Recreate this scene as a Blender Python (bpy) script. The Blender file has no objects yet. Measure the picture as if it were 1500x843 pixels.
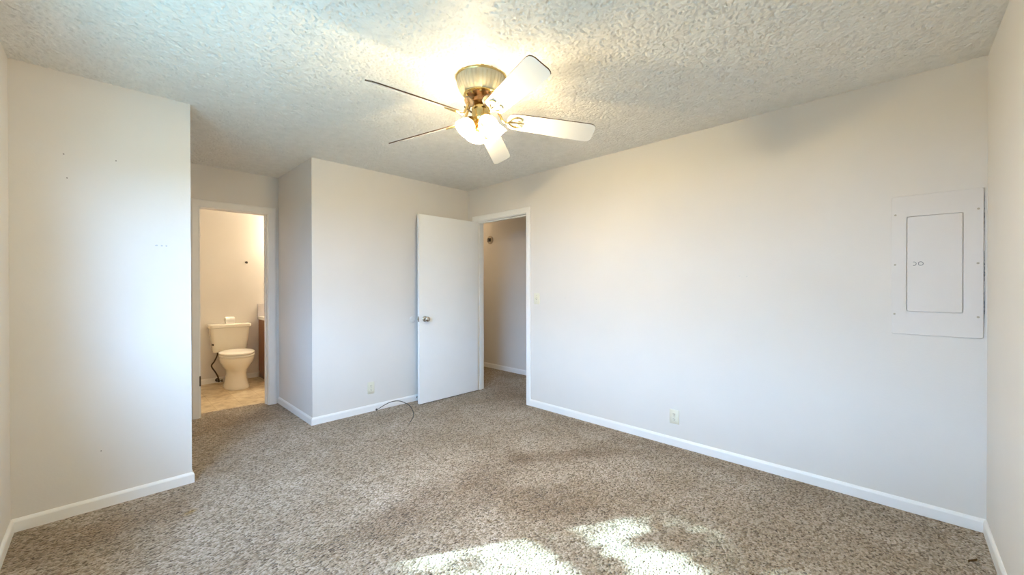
import bpy, bmesh, math, random
import numpy as np
from mathutils import Vector, Matrix
random.seed(7)
PI = math.pi
scene = bpy.context.scene
COL = scene.collection

# ------------------------------------------------------------------ camera
cam_d = bpy.data.cameras.new('camera')
cam = bpy.data.objects.new('camera', cam_d)
COL.objects.link(cam)
Fv = Vector((0.71647, 0.69760, -0.00437)); Uv = Vector((0.004146, 0.002007, 0.99999))
Rv = Fv.cross(Uv).normalized(); Uv = Rv.cross(Fv).normalized()
cam.matrix_world = Matrix(((Rv.x, Uv.x, -Fv.x, 0), (Rv.y, Uv.y, -Fv.y, 0), (Rv.z, Uv.z, -Fv.z, 1.2644), (0, 0, 0, 1)))
cam_d.sensor_fit = 'HORIZONTAL'
cam_d.sensor_width = 36.0
cam_d.lens = 581.0 / 1500 * 36.0
cam_d.clip_start = 0.01
scene.camera = cam

# ------------------------------------------------------------------ world, sun, exposure
SKY_COLOR, SKY_STRENGTH = (0.34, 0.59, 1.0), 38.0
SUN_ENERGY, SUN_COLOR = 33.0, (0.64, 0.92, 1.0)
SUN_DIR = Vector((1.0, -0.57, -0.76)).normalized()
FAN_BULB, FAN_COLOR = 1900.0, (1.0, 0.785, 0.45)
BATH_BULB, BATH_COLOR = 340.0, (1.0, 0.82, 0.58)
HALL_BULB, HALL_COLOR = 48.0, (1.0, 0.72, 0.42)
scene.view_settings.view_transform = 'Standard'
scene.view_settings.look = 'None'
scene.view_settings.gamma = 1.0
scene.view_settings.use_curve_mapping = False
scene.view_settings.exposure = 0.14
try:
    scene.cycles.use_denoising = True
    scene.cycles.denoiser = 'OPENIMAGEDENOISE'
    scene.cycles.max_bounces = 14
    scene.cycles.diffuse_bounces = 9
    scene.cycles.transparent_max_bounces = 16
    scene.cycles.sample_clamp_indirect = 6.0
    scene.cycles.caustics_reflective = False
    scene.cycles.caustics_refractive = False
except Exception:
    pass
world = bpy.data.worlds.new('world')
scene.world = world
world.use_nodes = True
_bg = world.node_tree.nodes['Background']
_bg.inputs[0].default_value = (*SKY_COLOR, 1)
_bg.inputs[1].default_value = SKY_STRENGTH

sun_d = bpy.data.lights.new('sun', 'SUN')
sun_d.energy = SUN_ENERGY
sun_d.color = SUN_COLOR
sun_d.angle = math.radians(0.6)
sun = bpy.data.objects.new('sun', sun_d)
COL.objects.link(sun)
sun.rotation_euler = SUN_DIR.to_track_quat('-Z', 'Y').to_euler()
sun.location = (-8, 6, 8)

# window opening in the left wall: x = -0.341
WY0, WY1, WZ0, WZ1 = 0.45, 2.47, 0.90, 2.03
por = bpy.data.lights.new('window_portal', 'AREA')
por.shape = 'RECTANGLE'
por.size = WY1 - WY0
por.size_y = WZ1 - WZ0
por.cycles.is_portal = True
po = bpy.data.objects.new('window_portal', por)
COL.objects.link(po)
po.location = (-0.47, (WY0 + WY1) / 2, (WZ0 + WZ1) / 2)
po.rotation_euler = Vector((1, 0, 0)).to_track_quat('-Z', 'Z').to_euler()

# ------------------------------------------------------------------ materials
def new_mat(name):
    m = bpy.data.materials.new(name)
    m.use_nodes = True
    nt = m.node_tree
    return m, nt, nt.nodes['Principled BSDF']

def N(nt, typ, **kw):
    n = nt.nodes.new(typ)
    for k, v in kw.items():
        if k.startswith('i_'):
            key = k[2:]
            key = int(key) if key.isdigit() else key.replace('_', ' ')
            n.inputs[key].default_value = v
        else:
            setattr(n, k, v)
    return n

def ramp(nt, src, stops):
    r = nt.nodes.new('ShaderNodeValToRGB')
    el = r.color_ramp.elements
    while len(el) < len(stops):
        el.new(0.5)
    for e, (p, c) in zip(el, stops):
        e.position = p
        e.color = (*c, 1) if len(c) == 3 else c
    nt.links.new(src, r.inputs[0])
    return r

def mat(name, color, rough=0.5, metal=0.0, var=0.03, scale=9.0, bump=0.0, bscale=150.0, spec=None, coat=0.0):
    m, nt, b = new_mat(name)
    tc = N(nt, 'ShaderNodeTexCoord')
    nz = N(nt, 'ShaderNodeTexNoise', i_Scale=scale, i_Detail=4.0)
    nt.links.new(tc.outputs['Object'], nz.inputs['Vector'])
    lo = tuple(max(0, c * (1 - var)) for c in color)
    hi = tuple(min(1, c * (1 + var)) for c in color)
    r = ramp(nt, nz.outputs[0], [(0.3, lo), (0.7, hi)])
    nt.links.new(r.outputs[0], b.inputs['Base Color'])
    b.inputs['Roughness'].default_value = rough
    b.inputs['Metallic'].default_value = metal
    if spec is not None:
        b.inputs['Specular IOR Level'].default_value = spec
    if coat:
        b.inputs['Coat Weight'].default_value = coat
    if bump:
        n2 = N(nt, 'ShaderNodeTexNoise', i_Scale=bscale, i_Detail=3.0)
        nt.links.new(tc.outputs['Object'], n2.inputs['Vector'])
        bp = N(nt, 'ShaderNodeBump', i_Strength=bump, i_Distance=0.004)
        nt.links.new(n2.outputs[0], bp.inputs['Height'])
        nt.links.new(bp.outputs[0], b.inputs['Normal'])
    return m

def emit_mat(name, color, strength):
    m, nt, b = new_mat(name)
    b.inputs['Base Color'].default_value = (*color, 1)
    b.inputs['Emission Color'].default_value = (*color, 1)
    b.inputs['Emission Strength'].default_value = strength
    return m

def popcorn_mat():
    m, nt, b = new_mat('popcorn_plaster')
    tc = N(nt, 'ShaderNodeTexCoord')
    v = N(nt, 'ShaderNodeTexVoronoi', i_Scale=52.0)
    v.feature = 'SMOOTH_F1'
    v.inputs['Smoothness'].default_value = 0.35
    n1 = N(nt, 'ShaderNodeTexNoise', i_Scale=75.0, i_Detail=5.0, i_Roughness=0.6)
    n2 = N(nt, 'ShaderNodeTexNoise', i_Scale=16.0, i_Detail=3.0)
    for n in (v, n1, n2):
        nt.links.new(tc.outputs['Object'], n.inputs['Vector'])
    # blobs sprayed on: threshold noise for lumps, voronoi for grains
    lump = ramp(nt, n1.outputs[0], [(0.40, (0, 0, 0)), (0.66, (1, 1, 1))])
    inv = N(nt, 'ShaderNodeMath', operation='MULTIPLY_ADD', i_1=-0.7, i_2=0.5)
    nt.links.new(v.outputs['Distance'], inv.inputs[0])
    add = N(nt, 'ShaderNodeMath', operation='ADD')
    nt.links.new(lump.outputs[0], add.inputs[0])
    nt.links.new(inv.outputs[0], add.inputs[1])
    bp = N(nt, 'ShaderNodeBump', i_Strength=0.35, i_Distance=0.004)
    nt.links.new(add.outputs[0], bp.inputs['Height'])
    nt.links.new(bp.outputs[0], b.inputs['Normal'])
    r = ramp(nt, n2.outputs[0], [(0.3, (0.77, 0.76, 0.73)), (0.7, (0.83, 0.82, 0.79))])
    nt.links.new(r.outputs[0], b.inputs['Base Color'])
    b.inputs['Roughness'].default_value = 0.95
    b.inputs['Specular IOR Level'].default_value = 0.1
    return m

def carpet_mat():
    m, nt, b = new_mat('carpet_loops')
    tc = N(nt, 'ShaderNodeTexCoord')
    geo = N(nt, 'ShaderNodeNewGeometry')
    mp = N(nt, 'ShaderNodeMapping')
    mp.inputs['Scale'].default_value = (1.0, 1.35, 1.0)
    mp.inputs['Rotation'].default_value = (0, 0, 0.12)
    nt.links.new(geo.outputs['Position'], mp.inputs['Vector'])
    v = N(nt, 'ShaderNodeTexVoronoi', i_Scale=78.0, i_Randomness=0.85)
    nt.links.new(mp.outputs[0], v.inputs['Vector'])
    # per loop tone
    sep = N(nt, 'ShaderNodeSeparateColor')
    nt.links.new(v.outputs['Color'], sep.inputs[0])
    n1 = N(nt, 'ShaderNodeTexNoise', i_Scale=85.0, i_Detail=3.0)
    nt.links.new(mp.outputs[0], n1.inputs['Vector'])
    mixv = N(nt, 'ShaderNodeMath', operation='MULTIPLY_ADD', i_1=0.55, i_2=0.0)
    nt.links.new(sep.outputs[0], mixv.inputs[0])
    addv = N(nt, 'ShaderNodeMath', operation='MULTIPLY_ADD', i_1=0.9)
    nt.links.new(n1.outputs[0], addv.inputs[0])
    nt.links.new(mixv.outputs[0], addv.inputs[2])
    tone = ramp(nt, addv.outputs[0], [(0.36, (0.075, 0.054, 0.036)), (0.55, (0.235, 0.193, 0.140)), (0.78, (0.375, 0.323, 0.254)), (1.0, (0.50, 0.445, 0.385))])
    # traffic soil: broad noise plus trodden spots
    n2 = N(nt, 'ShaderNodeTexNoise', i_Scale=1.7, i_Detail=5.0, i_Roughness=0.62, i_Distortion=0.5)
    nt.links.new(geo.outputs['Position'], n2.inputs['Vector'])
    broad = ramp(nt, n2.outputs[0], [(0.36, (1.09, 1.06, 1.05)), (0.64, (0.82, 0.75, 0.66))])
    mul = N(nt, 'ShaderNodeMix', data_type='RGBA', blend_type='MULTIPLY')
    mul.inputs[0].default_value = 1.0
    nt.links.new(tone.outputs[0], mul.inputs[6])
    nt.links.new(broad.outputs[0], mul.inputs[7])
    prev = mul.outputs[2]
    nd = N(nt, 'ShaderNodeTexNoise', i_Scale=5.0, i_Detail=4.0)
    nt.links.new(geo.outputs['Position'], nd.inputs['Vector'])
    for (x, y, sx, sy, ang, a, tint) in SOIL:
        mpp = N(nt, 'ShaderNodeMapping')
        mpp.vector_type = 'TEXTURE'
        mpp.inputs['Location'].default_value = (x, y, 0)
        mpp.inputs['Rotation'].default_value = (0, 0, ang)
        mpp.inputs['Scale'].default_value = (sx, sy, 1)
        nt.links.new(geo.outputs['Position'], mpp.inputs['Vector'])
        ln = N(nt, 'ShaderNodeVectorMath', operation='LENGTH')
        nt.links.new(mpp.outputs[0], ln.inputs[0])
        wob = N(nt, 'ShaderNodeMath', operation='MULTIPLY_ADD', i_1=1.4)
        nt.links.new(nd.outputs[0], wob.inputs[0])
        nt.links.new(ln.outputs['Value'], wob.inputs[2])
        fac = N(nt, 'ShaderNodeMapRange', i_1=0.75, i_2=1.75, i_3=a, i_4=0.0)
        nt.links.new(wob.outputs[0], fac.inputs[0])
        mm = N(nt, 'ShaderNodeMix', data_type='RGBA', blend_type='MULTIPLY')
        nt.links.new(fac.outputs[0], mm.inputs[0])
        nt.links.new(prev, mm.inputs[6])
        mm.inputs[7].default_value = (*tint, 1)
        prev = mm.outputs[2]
    nt.links.new(prev, b.inputs['Base Color'])
    inv = N(nt, 'ShaderNodeMath', operation='MULTIPLY_ADD', i_1=-1.0, i_2=1.0)
    nt.links.new(v.outputs['Distance'], inv.inputs[0])
    add = N(nt, 'ShaderNodeMath', operation='MULTIPLY_ADD', i_1=0.8)
    nt.links.new(n1.outputs[0], add.inputs[0])
    nt.links.new(inv.outputs[0], add.inputs[2])
    bp = N(nt, 'ShaderNodeBump', i_Strength=0.9, i_Distance=0.010)
    nt.links.new(add.outputs[0], bp.inputs['Height'])
    nt.links.new(bp.outputs[0], b.inputs['Normal'])
    b.inputs['Roughness'].default_value = 1.0
    b.inputs['Specular IOR Level'].default_value = 0.05
    b.inputs['Sheen Weight'].default_value = 0.15
    return m

_dk = (0.50, 0.40, 0.28)
SOIL = [(1.55, 1.93, 0.62, 0.24, 0.1, 0.75, _dk), (1.08, 1.97, 0.46, 0.20, 0.1, 0.65, _dk), (1.80, 1.52, 0.22, 0.46, 0.5, 0.7, _dk),
        (2.25, 1.90, 0.65, 0.15, -0.7, 0.5, _dk), (2.6, 1.6, 0.6, 0.12, -0.6, 0.45, _dk), (0.85, 4.45, 0.60, 0.34, 0.0, 0.75, (0.60, 0.48, 0.34)),
        (0.0, 2.98, 0.60, 0.26, 0.0, 0.7, (0.62, 0.50, 0.36)), (0.5, 2.2, 0.5, 0.25, 0.4, 0.45, _dk), (0.33, 2.835, 0.045, 0.028, 0.6, 0.9, (0.75, 0.62, 0.25)),
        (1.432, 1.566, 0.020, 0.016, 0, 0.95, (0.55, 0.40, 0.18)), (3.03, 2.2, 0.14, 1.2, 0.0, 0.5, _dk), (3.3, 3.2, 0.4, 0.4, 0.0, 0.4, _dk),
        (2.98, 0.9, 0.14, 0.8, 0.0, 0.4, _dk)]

def vinyl_mat():
    m, nt, b = new_mat('vinyl_flooring')
    tc = N(nt, 'ShaderNodeTexCoord')
    n1 = N(nt, 'ShaderNodeTexNoise', i_Scale=11.0, i_Detail=6.0, i_Roughness=0.65)
    nt.links.new(tc.outputs['Object'], n1.inputs['Vector'])
    r = ramp(nt, n1.outputs[0], [(0.32, (0.42, 0.31, 0.18)), (0.5, (0.62, 0.50, 0.33)), (0.68, (0.74, 0.64, 0.46))])
    br = N(nt, 'ShaderNodeTexBrick', i_Scale=4.4)
    br.offset = 0.0
    br.inputs['Mortar Size'].default_value = 0.012
    br.inputs['Brick Width'].default_value = 1.0
    br.inputs['Row Height'].default_value = 1.0
    br.inputs['Color1'].default_value = (1, 1, 1, 1)
    br.inputs['Color2'].default_value = (0.95, 0.94, 0.92, 1)
    br.inputs['Mortar'].default_value = (0.78, 0.72, 0.62, 1)
    nt.links.new(tc.outputs['Object'], br.inputs['Vector'])
    mm = N(nt, 'ShaderNodeMix', data_type='RGBA', blend_type='MULTIPLY')
    mm.inputs[0].default_value = 1.0
    nt.links.new(r.outputs[0], mm.inputs[6])
    nt.links.new(br.outputs[0], mm.inputs[7])
    nt.links.new(mm.outputs[2], b.inputs['Base Color'])
    b.inputs['Roughness'].default_value = 0.4
    return m

def oak_mat():
    m, nt, b = new_mat('stained_oak')
    tc = N(nt, 'ShaderNodeTexCoord')
    mp = N(nt, 'ShaderNodeMapping')
    mp.inputs['Scale'].default_value = (14, 14, 1.0)
    nt.links.new(tc.outputs['Object'], mp.inputs['Vector'])
    n1 = N(nt, 'ShaderNodeTexNoise', i_Scale=3.0, i_Detail=5.0, i_Distortion=0.6)
    nt.links.new(mp.outputs[0], n1.inputs['Vector'])
    r = ramp(nt, n1.outputs[0], [(0.3, (0.17, 0.065, 0.025)), (0.7, (0.30, 0.13, 0.055))])
    nt.links.new(r.outputs[0], b.inputs['Base Color'])
    b.inputs['Roughness'].default_value = 0.4
    return m

def shade_glass_mat():
    m, nt, b = new_mat('frosted_glass')
    nt.nodes.remove(b)
    out = nt.nodes['Material Output']
    tl = N(nt, 'ShaderNodeBsdfTranslucent')
    tl.inputs[0].default_value = (0.93, 0.92, 0.90, 1)
    df = N(nt, 'ShaderNodeBsdfDiffuse')
    df.inputs[0].default_value = (0.9, 0.9, 0.88, 1)
    tr = N(nt, 'ShaderNodeBsdfTransparent')
    tr.inputs[0].default_value = (0.98, 0.97, 0.95, 1)
    gl = N(nt, 'ShaderNodeBsdfGlossy')
    gl.inputs['Roughness'].default_value = 0.12
    m1 = N(nt, 'ShaderNodeMixShader', i_0=0.35)
    m2 = N(nt, 'ShaderNodeMixShader', i_0=0.50)
    m3 = N(nt, 'ShaderNodeMixShader', i_0=0.08)
    nt.links.new(tl.outputs[0], m1.inputs[1]); nt.links.new(df.outputs[0], m1.inputs[2])
    nt.links.new(m1.outputs[0], m2.inputs[1]); nt.links.new(tr.outputs[0], m2.inputs[2])
    nt.links.new(m2.outputs[0], m3.inputs[1]); nt.links.new(gl.outputs[0], m3.inputs[2])
    nt.links.new(m3.outputs[0], out.inputs['Surface'])
    return m

def pane_mat():
    m, nt, b = new_mat('window_glass')
    nt.nodes.remove(b)
    out = nt.nodes['Material Output']
    tr = N(nt, 'ShaderNodeBsdfTransparent')
    tr.inputs[0].default_value = (0.96, 0.98, 0.97, 1)
    gl = N(nt, 'ShaderNodeBsdfGlossy')
    gl.inputs['Roughness'].default_value = 0.01
    lw = N(nt, 'ShaderNodeLayerWeight', i_Blend=0.5)
    pw = N(nt, 'ShaderNodeMath', operation='POWER', i_1=5.0)
    nt.links.new(lw.outputs['Facing'], pw.inputs[0])
    fr = N(nt, 'ShaderNodeMath', operation='MULTIPLY_ADD', i_1=0.92, i_2=0.04)
    nt.links.new(pw.outputs[0], fr.inputs[0])
    ms = N(nt, 'ShaderNodeMixShader')
    nt.links.new(fr.outputs[0], ms.inputs[0])
    nt.links.new(tr.outputs[0], ms.inputs[1]); nt.links.new(gl.outputs[0], ms.inputs[2])
    nt.links.new(ms.outputs[0], out.inputs['Surface'])
    return m

M = dict(
    wall=mat('painted_drywall', (0.712, 0.684, 0.648), rough=0.75, var=0.015, scale=2.5, bump=0.10, bscale=90, spec=0.25),
    trim=mat('semigloss_trim_paint', (0.84, 0.84, 0.83), rough=0.35, var=0.012, scale=6),
    frame=mat('door_frame_paint', (0.78, 0.76, 0.74), rough=0.38, var=0.02, scale=6),
    door=mat('door_paint', (0.83, 0.84, 0.84), rough=0.42, var=0.012, scale=4, bump=0.04, bscale=40),
    popcorn=popcorn_mat(), carpet=carpet_mat(), vinyl=vinyl_mat(), oak=oak_mat(),
    plate=mat('ivory_plastic', (0.72, 0.70, 0.58), rough=0.4, var=0.02),
    dark=mat('dark_slot', (0.03, 0.027, 0.022), rough=0.7),
    brass=mat('polished_brass', (0.80, 0.58, 0.24), rough=0.22, metal=1.0, var=0.06, scale=20),
    antique=mat('antique_brass', (0.42, 0.22, 0.10), rough=0.32, metal=0.9, var=0.15, scale=30),
    fanbody=mat('champagne_enamel', (0.62, 0.54, 0.37), rough=0.25, var=0.08, scale=18, coat=0.4),
    cane=mat('woven_cane', (0.20, 0.14, 0.085), rough=0.5, var=0.35, scale=110),
    blade=mat('white_blade_laminate', (0.86, 0.86, 0.85), rough=0.22, var=0.012, scale=5),
    edge=mat('brown_blade_edge', (0.12, 0.065, 0.035), rough=0.5, var=0.2, scale=20),
    glass=shade_glass_mat(), pane=pane_mat(),
    nickel=mat('satin_nickel', (0.55, 0.53, 0.50), rough=0.22, metal=1.0),
    hinge=mat('aged_bronze', (0.10, 0.08, 0.065), rough=0.45, metal=0.7),
    china=mat('bone_porcelain', (0.83, 0.79, 0.69), rough=0.16, var=0.01, coat=0.3),
    seat=mat('white_seat_plastic', (0.87, 0.85, 0.79), rough=0.22, var=0.01),
    hose=mat('dark_braided_hose', (0.07, 0.045, 0.03), rough=0.5, var=0.3, scale=120),
    cable=mat('black_coax', (0.022, 0.022, 0.024), rough=0.45),
    paper=mat('tissue_paper', (0.86, 0.85, 0.82), rough=0.9, var=0.03, bump=0.2, bscale=120),
    card=mat('cardboard_core', (0.45, 0.34, 0.22), rough=0.9),
    counter=mat('cultured_marble', (0.86, 0.85, 0.82), rough=0.18, var=0.03, scale=4),
    backsplash=mat('grey_backsplash', (0.50, 0.47, 0.48), rough=0.35, var=0.06, scale=12),
    panel=mat('painted_steel', (0.71, 0.68, 0.655), rough=0.5, var=0.012, scale=4),
    screw=mat('worn_screw', (0.48, 0.44, 0.36), rough=0.4, metal=0.6),
    chip=mat('bare_gap_grey', (0.22, 0.23, 0.24), rough=0.9, var=0.4, scale=60),
    hole=mat('nail_hole_grey', (0.20, 0.18, 0.17), rough=0.9),
    anchor=mat('anchor_plastic', (0.46, 0.48, 0.50), rough=0.6),
    detector=mat('dull_cream_plastic', (0.50, 0.44, 0.36), rough=0.5),
    leaf=mat('dry_leaf', (0.20, 0.12, 0.045), rough=0.8, var=0.3, scale=80),
    grass=mat('lawn', (0.22, 0.275, 0.235), rough=1.0, var=0.5, scale=3),
    foliage=mat('tree_leaves', (0.06, 0.13, 0.03), rough=0.7, var=0.4, scale=8),
    light_screen=mat('light_screen_boards', (0.13, 0.09, 0.06), rough=0.9, var=0.3, scale=5),
    bark=mat('tree_bark', (0.10, 0.07, 0.05), rough=0.9, var=0.4, scale=20, bump=0.6, bscale=40),
    soffit=mat('soffit_paint', (0.7, 0.68, 0.64), rough=0.8),
    rubber=mat('white_rubber', (0.7, 0.7, 0.68), rough=0.7),
    fan_bulb=emit_mat('lit_fan_bulb', FAN_COLOR, FAN_BULB),
    bath_bulb=emit_mat('lit_vanity_bulb', BATH_COLOR, BATH_BULB),
    hall_bulb=emit_mat('lit_hall_globe', HALL_COLOR, HALL_BULB),
)

# ------------------------------------------------------------------ object helpers
WLOC = {}

def finish(o, parent):
    COL.objects.link(o)
    w = WLOC[o.name]
    if parent is not None:
        o.parent = parent
        o.location = w - WLOC[parent.name]
    else:
        o.location = w

def obj(name, bm, mats, parent=None, smooth=None, origin=None):
    bm.normal_update()
    bmesh.ops.recalc_face_normals(bm, faces=bm.faces)
    if origin is None:
        xs = [v.co for v in bm.verts]
        lo = Vector((min(v.x for v in xs), min(v.y for v in xs), min(v.z for v in xs)))
        hi = Vector((max(v.x for v in xs), max(v.y for v in xs), max(v.z for v in xs)))
        origin = (lo + hi) / 2
        if parent is None:
            origin.z = lo.z
    origin = Vector(origin)
    bmesh.ops.translate(bm, verts=bm.verts, vec=-origin)
    if smooth is not None:
        for f in bm.faces:
            f.smooth = True
        for e in bm.edges:
            if len(e.link_faces) == 2 and e.calc_face_angle(0) > math.radians(smooth):
                e.smooth = False
    me = bpy.data.meshes.new(name)
    bm.to_mesh(me)
    bm.free()
    for m in (mats if isinstance(mats, (list, tuple)) else [mats]):
        me.materials.append(m)
    o = bpy.data.objects.new(name, me)
    WLOC[o.name] = origin
    finish(o, parent)
    return o

def empty(name, loc):
    o = bpy.data.objects.new(name, None)
    o.empty_display_size = 0.05
    WLOC[o.name] = Vector(loc)
    finish(o, None)
    return o

def tag(o, label, cat=None, group=None, kind=None):
    o['label'] = label
    if cat: o['category'] = cat
    if group: o['group'] = group
    if kind: o['kind'] = kind
    return o

def struct(name, bm, m, label, smooth=None, cat=None):
    o = obj(name, bm, m, None, smooth)
    return tag(o, label, cat or name.split('_')[0], kind='structure')

def box(bm, x0, x1, y0, y1, z0, z1, bevel=0.0, seg=2, mi=0):
    r = bmesh.ops.create_cube(bm, size=1.0)
    vs = r['verts']
    for v in vs:
        v.co = Vector(((x0 + x1) / 2 + v.co.x * (x1 - x0), (y0 + y1) / 2 + v.co.y * (y1 - y0), (z0 + z1) / 2 + v.co.z * (z1 - z0)))
    fs = {f for v in vs for f in v.link_faces}
    for f in fs:
        f.material_index = mi
    if bevel:
        es = {e for v in vs for e in v.link_edges}
        bmesh.ops.bevel(bm, geom=list(es), offset=bevel, segments=seg, affect='EDGES', profile=0.5)
    return vs

def prism(bm, pts, z0, z1):
    lo = [bm.verts.new((x, y, z0)) for x, y in pts]
    hi = [bm.verts.new((x, y, z1)) for x, y in pts]
    bm.faces.new(list(reversed(lo)))
    bm.faces.new(hi)
    n = len(pts)
    for i in range(n):
        j = (i + 1) % n
        bm.faces.new((lo[i], lo[j], hi[j], hi[i]))

def loft(bm, rings, cap0=True, cap1=True, closed=True):
    vr = [[bm.verts.new(p) for p in r] for r in rings]
    n = len(rings[0])
    for a, b in zip(vr, vr[1:]):
        for i in range(n if closed else n - 1):
            j = (i + 1) % n
            bm.faces.new((a[i], a[j], b[j], b[i]))
    if cap0: bm.faces.new(list(reversed(vr[0])))
    if cap1: bm.faces.new(vr[-1])
    return vr

def frame_of(axis):
    a = Vector(axis).normalized()
    t = Vector((0, 0, 1)) if abs(a.z) < 0.9 else Vector((1, 0, 0))
    x = t.cross(a).normalized()
    return x, a.cross(x), a

def lathe(bm, base, axis, prof, seg=32, cap0=True, cap1=True, flute=None):
    x, y, a = frame_of(axis)
    base = Vector(base)
    rings = []
    for k, (r, h) in enumerate(prof):
        ring = []
        for i in range(seg):
            t = 2 * PI * i / seg
            rr = r * (flute(t, k) if flute else 1)
            ring.append(base + a * h + (x * math.cos(t) + y * math.sin(t)) * rr)
        rings.append(ring)
    return loft(bm, rings, cap0, cap1)

def smooth_path(pts, n=8):
    P = [Vector(p) for p in pts]
    out = []
    for i in range(len(P) - 1):
        p0 = P[max(i - 1, 0)]; p1 = P[i]; p2 = P[i + 1]; p3 = P[min(i + 2, len(P) - 1)]
        for k in range(n):
            t = k / n
            out.append(0.5 * ((2 * p1) + (p2 - p0) * t + (2 * p0 - 5 * p1 + 4 * p2 - p3) * t * t + (3 * p1 - p0 - 3 * p2 + p3) * t ** 3))
    out.append(P[-1])
    return out

def tube(bm, pts, r, seg=10, n=8):
    P = smooth_path(pts, n)
    rings = []
    prev = None
    for i, p in enumerate(P):
        d = (P[min(i + 1, len(P) - 1)] - P[max(i - 1, 0)]).normalized()
        if prev is None:
            x, y, _ = frame_of(d)
        else:
            x = (prev - d * prev.dot(d)).normalized()
            y = d.cross(x)
        prev = x
        rr = r(i / (len(P) - 1)) if callable(r) else r
        rings.append([p + (x * math.cos(2 * PI * k / seg) + y * math.sin(2 * PI * k / seg)) * rr for k in range(seg)])
    loft(bm, rings)

def rrect(cx, cy, w, h, r, n=5):
    out = []
    for (sx, sy, a0) in ((1, 1, 0), (-1, 1, PI / 2), (-1, -1, PI), (1, -1, 3 * PI / 2)):
        for k in range(n + 1):
            a = a0 + PI / 2 * k / n
            out.append((cx + sx * (w / 2 - r) + r * math.cos(a), cy + sy * (h / 2 - r) + r * math.sin(a)))
    return out

def BM():
    return bmesh.new()

def onwall(side, s, d, z):
    """point on a wall of the bedroom: s along it, d out of it into the room"""
    if side == 'right': return Vector((3.131 - d, s, z))
    if side == 'back': return Vector((s, 3.807 - d, z))
    if side == 'closet': return Vector((s, 3.257 - d, z))
    if side == 'hall': return Vector((4.15 - d, s, z))
    if side == 'bath': return Vector((s, 6.43 - d, z))
    if side == 'left': return Vector((-0.341 + d, s, z))

def slab_on(bm, side, outline, d0, d1, bevel=0.0):
    """thin plate on a wall: outline in (s, z)"""
    r0 = [onwall(side, s, d0, z) for s, z in outline]
    if bevel:
        cs = sum(s for s, z in outline) / len(outline); cz = sum(z for s, z in outline) / len(outline)
        ext_s = max(abs(s - cs) for s, z in outline); ext_z = max(abs(z - cz) for s, z in outline)
        inn = [(cs + (s - cs) * (1 - bevel / ext_s), cz + (z - cz) * (1 - bevel / ext_z)) for s, z in outline]
        rings = [r0, [onwall(side, s, d1 - bevel, z) for s, z in outline], [onwall(side, s, d1, z) for s, z in inn]]
    else:
        rings = [r0, [onwall(side, s, d1, z) for s, z in outline]]
    loft(bm, rings)

# ------------------------------------------------------------------ the room shell
H = 2.44
bm = BM()
edge = [(1.205, 4.905)] + [(1.205 - (1.205 - 0.64) * t / 14, 4.928 + 0.028 * (t / 14) + 0.006 * math.sin(t * 2.3) - 0.02 * max(0, 1 - t / 3)) for t in range(1, 14)] + [(0.64, 4.95)]
prism(bm, [(-0.44, -0.43), (3.2, -0.43), (3.2, 1.5), (4.2, 1.5), (4.2, 6.3), (3.2, 6.3), (3.2, 4.2), (1.36, 4.2), (1.36, 4.85), (1.205, 4.85)] + edge + [(0.64, 4.85), (0.33, 4.85), (0.33, 3.3), (-0.44, 3.3)], -0.02, 0.0)
struct('floor', bm, M['carpet'], 'beige and brown looped carpet with trodden soil marks across the bedroom')
bm = BM()
prism(bm, [(-0.45, 4.80), (2.5, 4.80), (2.5, 6.48), (-0.45, 6.48)], -0.03, -0.007)
struct('floor_bathroom', bm, M['vinyl'], 'mottled tan vinyl floor inside the bathroom')

def popcorn_grid(x0, x1, y0, y1, st):
    """sprayed plaster: a fine sheet whose grains hang a few millimetres below the slab"""
    nx = int((x1 - x0) / st); ny = int((y1 - y0) / st)
    rnd = np.random.RandomState(5)
    g = rnd.rand(nx + 1, ny + 1)
    def blur(a):
        return (a + np.roll(a, 1, 0) + np.roll(a, -1, 0) + np.roll(a, 1, 1) + np.roll(a, -1, 1)) / 5
    fine = 0.6 * g + 0.4 * blur(g); mid = blur(blur(blur(rnd.rand(nx + 1, ny + 1))))
    mid = (mid - mid.mean()) / mid.std(); fine = (fine - fine.mean()) / fine.std()
    pit = (rnd.rand(nx + 1, ny + 1) > 0.915).astype(float)
    pit = np.maximum(pit, np.maximum(np.roll(pit, 1, 0) * (rnd.rand(nx + 1, ny + 1) > 0.75), np.roll(pit, 1, 1) * (rnd.rand(nx + 1, ny + 1) > 0.75)))
    hgt = np.clip(0.22 * mid + 0.22 * fine, -0.6, 0.7)
    z = np.minimum(H - 0.0085 - 0.0030 * hgt + 0.0064 * pit, H - 0.0004)
    X, Y = np.meshgrid(x0 + np.arange(nx + 1) * (x1 - x0) / nx, y0 + np.arange(ny + 1) * (y1 - y0) / ny, indexing='ij')
    X = X + (rnd.rand(*X.shape) - 0.5) * st * 0.5; Y = Y + (rnd.rand(*X.shape) - 0.5) * st * 0.5
    verts = np.stack([X, Y, z], -1).reshape(-1, 3)
    i = np.arange(nx)[:, None] * (ny + 1) + np.arange(ny)[None, :]
    faces = np.stack([i, i + 1, i + ny + 2, i + ny + 1], -1).reshape(-1, 4)
    return verts, faces
bm = BM()
box(bm, -0.8, 4.25, -0.9, 6.53, H, H + 0.1)
ceil = struct('ceiling', bm, M['popcorn'], 'white popcorn textured ceiling around the fan')
_v, _f = popcorn_grid(-0.36, 3.15, -0.345, 4.81, 0.006)
_me = ceil.data
_ov = [tuple(v.co) for v in _me.vertices]; _of = [tuple(p.vertices) for p in _me.polygons]
_v = _v - np.array(WLOC['ceiling'])
_me.clear_geometry()
_me.from_pydata(_ov + _v.tolist(), [], _of + (_f + len(_ov)).tolist())
_me.polygons.foreach_set('use_smooth', [False] * len(_of) + [True] * len(_f))
_me.update()

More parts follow.
